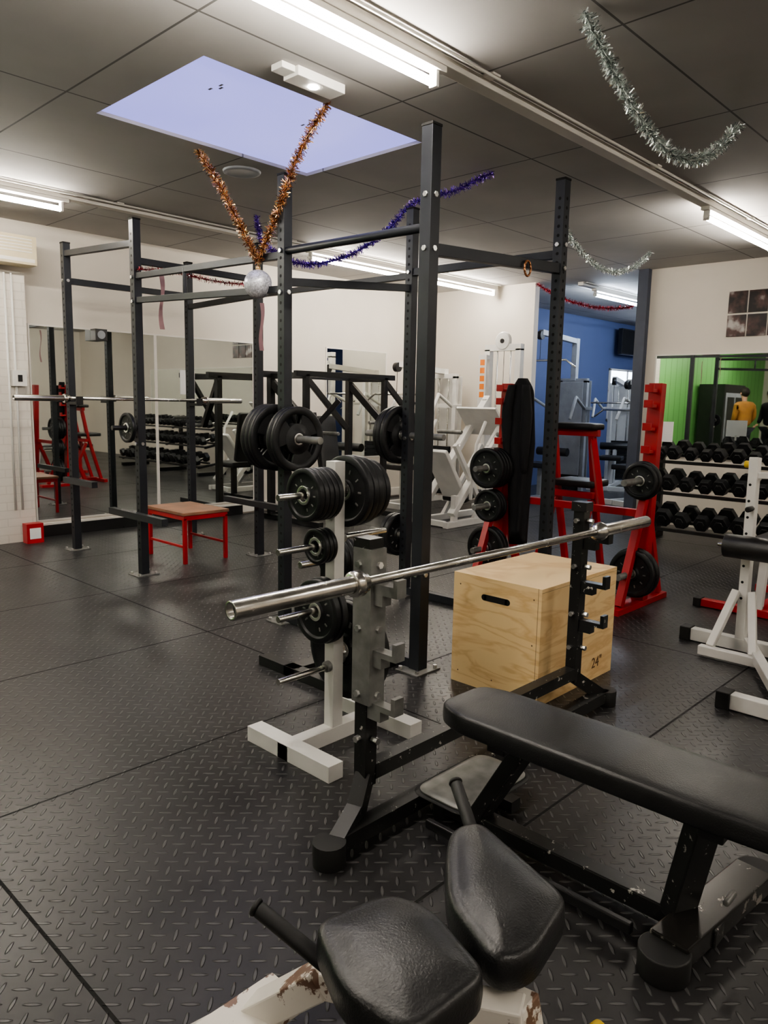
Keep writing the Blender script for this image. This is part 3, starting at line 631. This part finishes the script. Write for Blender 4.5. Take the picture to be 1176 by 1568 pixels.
def lat_machine(name,px,py,ang,mat,h=2.1):
    o=B(name,.005);f=M[mat]
    R=Matrix.Translation((px,py,0))@Matrix.Rotation(ang,4,'Z')
    def P(x,y,z): return R@V((x,y,z))
    R3=R.to_3x3()
    for sg in(-1,1): o.beam(P(0,sg*.2,.05),P(0,sg*.2,1.7),.06,.06,f,up=(0,1,0))
    o.beam(P(0,-.23,1.7),P(0,.23,1.7),.06,.06,f)
    for k in range(12): o.obox(P(0,0,.12+k*.055),(.1,.3,.05),M['plate'],R3)
    for sg in(-1,1): o.cyl(P(0,sg*.08,.05),P(0,sg*.08,1.68),.01,M['chrome'],8)
    o.obox(P(.12,0,.95),(.01,.44,1.5),f,R3)
    if mat=='grey': o.obox(P(-.09,0,1.0),(.01,.40,1.35),f,R3)
    o.beam(P(0,0,1.7),P(0,0,h),.08,.08,f,up=(0,1,0));o.beam(P(0,0,h-.04),P(-.95,0,h+.02),.07,.07,f)
    o.cyl(P(-.95,-.03,h-.02),P(-.95,.03,h-.02),.06,M['black'],18)
    o.cyl(P(-.95,0,h-.02),P(-.95,0,h-.34),.004,M['black'],6)
    o.path([P(-.95,-.55,h-.46),P(-.95,-.4,h-.36),P(-.95,.4,h-.36),P(-.95,.55,h-.46)],.014,M['chrome'])
    o.beam(P(0,0,.04),P(-1.2,0,.04),.08,.07,f);o.beam(P(-1.15,-.3,.035),P(-1.15,.3,.035),.07,.07,f);o.beam(P(0,-.35,.035),P(0,.35,.035),.07,.07,f)
    o.beam(P(-.8,0,.05),P(-.8,0,.5),.06,.06,f,up=(0,1,0));o.beam(P(-.55,0,.05),P(-.5,0,.68),.05,.05,f,up=(0,1,0))
    o.cyl(P(-.5,-.24,.68),P(-.5,.24,.68),.06,M['leather'],18)
    o.cushion([(-1.0,-.18),(-.65,-.18),(-.65,.18),(-1.0,.18)],.47,.54,M['leather'],R)
    o.path([P(-.2,-.3,1.3),P(-.55,-.36,1.45),P(-.7,-.36,1.15)],.022,f);o.path([P(-.2,.3,1.3),P(-.55,.36,1.45),P(-.7,.36,1.15)],.022,f)
    o.beam(P(0,-.3,1.3),P(0,.3,1.3),.05,.05,f);o.beam(P(0,-.3,1.3),P(-.2,-.3,1.3),.04,.04,f);o.beam(P(0,.3,1.3),P(-.2,.3,1.3),.04,.04,f)
    return o.done()
lat_machine('lat_pulldown_machine',10.0,5.70,.0,'grey',2.3)
lat_machine('chest_press_machine',12.2,6.0,.3,'white',1.75)
lat_machine('seated_row_machine',10.7,4.55,-.2,'white',1.65)
lat_machine('shoulder_press_machine',13.9,5.9,.2,'white',1.7)
lat_machine('leg_extension_machine',12.6,4.9,.1,'white',1.6)
lat_machine('cable_row_machine',8.1,6.6,0,'white',1.8)
# ------------------------------------------------------------ annex window, tv
M['winlit']=emis('window_daylight',(.72,.82,1.),4.0)
o=B('window_2',.004);y=6.85
o.bx(13.3,14.7,y-.01,y-.002,1.1,2.0,M['winlit'])
for a in(13.27,13.97,14.68): o.bx(a,a+.05,y-.03,y,1.06,2.04,M['wallwhite'])
for a in(1.06,1.6,2.0): o.bx(13.27,14.73,y-.03,y,a,a+.04,M['wallwhite'])
o.done()
o=B('wall_television',.006);o.bx(13.35,14.2,6.66,6.74,2.30,2.77,M['black']);o.bx(13.37,14.18,6.655,6.66,2.32,2.75,M['hole']);o.bx(13.7,13.85,6.74,6.85,2.45,2.6,M['black']);o.done()
# ------------------------------------------------------------ wall items
o=B('framed_poster_set',0.001)
for a in(2.86,2.655,2.45):
    for z in(2.345,2.10): o.bx(XW-.012,XW-.0,a,a+.19,z,z+.225,M['poster'])
o.done()
o=B('air_conditioner',.02);o.bx(2.0,2.82,YW-.36,YW-.16,2.46,2.70,M['yellowplastic']);o.bx(2.02,2.80,YW-.363,YW-.35,2.48,2.51,M['wallwhite'])
for k in range(5): o.bx(2.04,2.78,YW-.364,YW-.36,2.56+k*.026,2.57+k*.026,M['wallwhite'])
o.bx(2.1,2.7,YW-.16,YW,2.5,2.66,M['yellowplastic'])
o.done()
o=B('wall_conduit',0);
for xx in(2.60,2.66): o.cyl((xx,YW-.175,.3),(xx,YW-.175,2.4),.010,M['plastic'],10)
o.done()
o=B('wall_socket_box',.004);o.bx(2.62,2.74,YW-.22,YW-.16,1.42,1.56,M['plastic']);o.bx(2.66,2.70,YW-.225,YW-.22,1.46,1.52,M['black']);o.done()
o=B('red_alarm_box',.004);o.bx(2.64,2.79,YW-.30,YW-.2,0.0,.18,M['red']);o.bx(2.665,2.765,YW-.302,YW-.30,.04,.14,M['paper']);o.done()
o=B('notice_on_mirror',0);o.bx(4.42,4.60,YW-.012,YW-.009,1.38,1.64,M['paper']);o.done()
o=B('wall_speaker',.004);o.bx(3.44,3.56,YW-.12,YW-.009,1.88,1.99,M['black']);o.cyl((3.5,YW-.123,1.935),(3.5,YW-.12,1.935),.04,M['grey'],20);o.done()
o=B('fitness_display_cabinet',.01);o.bx(-3.0,-1.6,6.6,7.2,0,1.9,M['black']);o.bx(-2.9,-1.7,6.59,6.6,.3,1.7,M['grey']);o.bx(-2.8,-2.35,6.585,6.59,.5,1.6,M['black']);o.bx(-2.25,-1.8,6.585,6.59,.5,1.6,M['black']);o.done()
# ------------------------------------------------------------ tinsel
def catm(P,n):
    P=[V(p) for p in P];Q=[P[0]]+P+[P[-1]];out=[]
    for i in range(1,len(Q)-2):
        for k in range(n):
            t=k/n;a,b,c,d=Q[i-1],Q[i],Q[i+1],Q[i+2]
            out.append(.5*((2*b)+(c-a)*t+(2*a-5*b+4*c-d)*t*t+(3*b-a-3*c+d)*t**3))
    out.append(P[-1]);return out
def tinsel(name,pts,r,mats,dens=1500):
    o=B(name,0);pp=catm(pts,14)
    for a,b in zip(pp,pp[1:]):
        L=(b-a).length
        o.cyl(a,b,r*.16,M[mats[-1]],6)
        for k in range(int(L*dens)):
            p=a.lerp(b,random.random());d=V((random.gauss(0,1),random.gauss(0,1),random.gauss(0,1))).normalized()
            l=r*random.uniform(.6,1.2);w=d.orthogonal().normalized()*r*.06
            w=Matrix.Rotation(random.random()*6.28,3,d)@w
            q=p+d*l
            if q.z>C-.002: continue
            o.add([p-w,p+w,q+w,q-w],[(0,1,2,3)],M[random.choice(mats)])
    return o
Ct=C-.006
tinsel('gold_tinsel_garland',[(2.78,4.31,Ct),(2.785,4.12,2.68),(2.79,3.92,2.42),(2.80,3.78,2.23),(2.80,3.72,2.16),(2.80,3.66,2.23),(2.80,3.52,2.42),(2.81,3.36,2.68),(2.81,3.13,Ct)],.036,['gold','copper','gold','bronze'],1900).done()
o=B('christmas_bauble',0);o.sph((2.80,3.72,2.02),.083,M['glitter'],n=32,m=20);o.cyl((2.8,3.72,2.1),(2.8,3.72,2.125),.014,M['gold'],12);o.cyl((2.8,3.72,2.12),(2.8,3.72,2.17),.002,M['gold'],6);o.done()
def sag(a,b,s,n=9,skew=1.):
    a=V(a);b=V(b);return [a.lerp(b,i/(n-1))-V((0,0,s*(1-(2*(i/(n-1))**skew-1)**2))) for i in range(n)]
tinsel('silver_tinsel_garland',sag((2.85,1.67,Ct),(4.49,1.64,Ct),.33,skew=1.1),.040,['silver','silver','darksilver'],1800).done()
tinsel('silver_tinsel_garland',sag((5.76,3.5,Ct),(7.52,3.5,Ct),.30),.036,['silver','darksilver'],1100).done()
tinsel('purple_tinsel_garland',[(4.33,3.16,Ct),(4.1,3.3,2.74),(3.87,3.46,2.64),(3.87,3.7,2.50),(3.88,4.1,2.38),(3.9,4.6,2.38),(3.93,5.0,2.52),(3.98,5.24,2.66),(4.05,5.4,Ct)],.034,['purple'],1300).done()
tinsel('red_tinsel_garland',sag((8.45,5.42,2.86),(8.40,4.08,2.48),.12),.034,['redfoil'],1000).done()
tinsel('candy_tinsel_garland',[(2.80,5.13,2.25),(3.1,5.15,2.27),(3.5,5.15,2.25),(3.9,5.14,2.27)],.026,['redfoil','silver','redfoil'],1200).done()
o=B('pink_ribbon_streamers',0)
for x,y,z in((2.95,5.10,2.22),(3.84,5.08,2.12)):
    vs=[];
    for j in range(13):
        t=j/12;vs+= [(x+.012*math.sin(6*t),y,z-.38*t),(x+.022+.012*math.sin(6*t+.6),y-.02,z-.38*t)]
    o.add(vs,[(2*j,2*j+1,2*j+3,2*j+2) for j in range(12)],M['pink'],True)
o.done()
# ------------------------------------------------------------ people (seen reflected in the east mirror)
def skin_obj(name,verts,edges,rad,mat,parent,lev=2,root=0):
    me=bpy.data.meshes.new(name);me.from_pydata(verts,edges,[]);me.materials.append(M[mat])
    ob=bpy.data.objects.new(name,me);bpy.context.scene.collection.objects.link(ob);ob.parent=parent
    sk=ob.modifiers.new('skin','SKIN')
    for i,r in enumerate(rad):
        me.skin_vertices[0].data[i].radius=(r,r) if not isinstance(r,tuple) else r
    me.skin_vertices[0].data[root].use_root=True
    sk.use_smooth_shade=True
    sb=ob.modifiers.new('sub','SUBSURF');sb.levels=lev;sb.render_levels=lev
    return ob
def person(loc,ang,jac):
    root=bpy.data.objects.new('person_standing',None);bpy.context.scene.collection.objects.link(root);root.location=loc;root.rotation_euler=(0,0,math.radians(ang))
    skin_obj('jacket',[(0,0,.92),(0,0,1.10),(.01,0,1.30),(.02,0,1.43),(.03,0,1.50),(0,.19,1.42),(0,.24,1.16),(.14,.20,1.0),(0,-.19,1.42),(-.02,-.24,1.16),(.12,-.2,.98)],
      [(0,1),(1,2),(2,3),(3,4),(3,5),(5,6),(6,7),(3,8),(8,9),(9,10)],[(.15,.19),(.14,.17),(.15,.19),(.11,.15),.06,.075,.06,.045,.075,.06,.045],jac,root)
    skin_obj('trousers',[(0,0,.90),(0,.09,.82),(.02,.11,.48),(0,.11,.10),(0,-.09,.82),(.02,-.11,.48),(0,-.11,.10)],[(0,1),(1,2),(2,3),(0,4),(4,5),(5,6)],[(.14,.16),.10,.07,.055,.10,.07,.055],'denim',root)
    skin_obj('neck_and_head',[(.02,0,1.46),(.03,0,1.54),(.05,0,1.60),(.055,0,1.68),(.05,0,1.74)],[(0,1),(1,2),(2,3),(3,4)],[.055,.055,(.075,.065),(.09,.075),.06],'skin',root)
    for sg in(-1,1):
        hx,hy,hz=(.16,.2*sg,.97);sd='r' if sg<0 else 'l'
        skin_obj('palm_'+sd,[(hx,hy,hz),(hx+.07,hy,hz-.03)],[(0,1)],[.028,(.035,.018)],'skin',root,1)
        for k in range(4):
            yy=hy+(k-1.5)*.019;l=(.07,.08,.076,.06)[k]
            skin_obj('finger_%d_%s'%(k+1,sd),[(hx+.08,yy,hz-.03),(hx+.08+l*.6,yy,hz-.055),(hx+.08+l*.75,yy,hz-.055-l*.5)],[(0,1),(1,2)],[.009,.0085,.0075],'skin',root,1)
        skin_obj('thumb_'+sd,[(hx+.03,hy-sg*.03,hz-.01),(hx+.07,hy-sg*.055,hz-.02),(hx+.10,hy-sg*.05,hz-.03)],[(0,1),(1,2)],[.012,.011,.009],'skin',root,1)
    hd=B('hair',0);hd.sph((.03,0,1.70),.108,M['hair'],(1.,.88,1.05));hd.sph((.135,0,1.655),.022,M['skin'],(1,.7,1));hd.sph((.125,.035,1.675),.011,M['hole']);hd.sph((.125,-.035,1.675),.011,M['hole']);hd.sph((.128,0,1.615),.018,M['redbrown'],(.6,1.4,.5));hd.sph((.04,.095,1.665),.022,M['skin'],(.8,.5,1.3));hd.sph((.04,-.095,1.665),.022,M['skin'],(.8,.5,1.3))
    h_=hd.done(origin=(0,0,0));h_.parent=root;h_.location=(0,0,0)
    sh=B('shoes',.01)
    for sg in(-1,1): sh.sph((.06,.11*sg,.05),.05,M['black'],(2.6,1,1))
    s_=sh.done(origin=(0,0,0));s_.parent=root
person((-.95,5.9,0),130,'ochre')
person((-2.30,5.75,0),20,'cloth')
# ------------------------------------------------------------ world, camera
w=bpy.data.worlds.new('world');bpy.context.scene.world=w;w.use_nodes=True;w.node_tree.nodes['Background'].inputs[0].default_value=(.4,.45,.7,1);w.node_tree.nodes['Background'].inputs[1].default_value=.3
p=math.radians(8.4);r=math.radians(1.1);th=math.radians(43.5)
fw=V((math.cos(th)*math.cos(p),math.sin(th)*math.cos(p),-math.sin(p)));rt0=V((math.sin(th),-math.cos(th),0));up0=rt0.cross(fw)
rt=rt0*math.cos(r)+up0*math.sin(r);up=up0*math.cos(r)-rt0*math.sin(r)
cam=bpy.data.cameras.new('camera');co=bpy.data.objects.new('camera',cam);bpy.context.scene.collection.objects.link(co)
Rm3=Matrix((rt,up,-fw)).transposed();co.matrix_world=Matrix.Translation((0,0,H))@Rm3.to_4x4()
cam.sensor_fit='VERTICAL';cam.sensor_height=36;cam.lens=36*1150/1568;cam.clip_start=.05
bpy.context.scene.camera=co
vs=bpy.context.scene.view_settings
vs.view_transform='AgX'
vs.look='AgX - Medium High Contrast'
vs.exposure=0.9
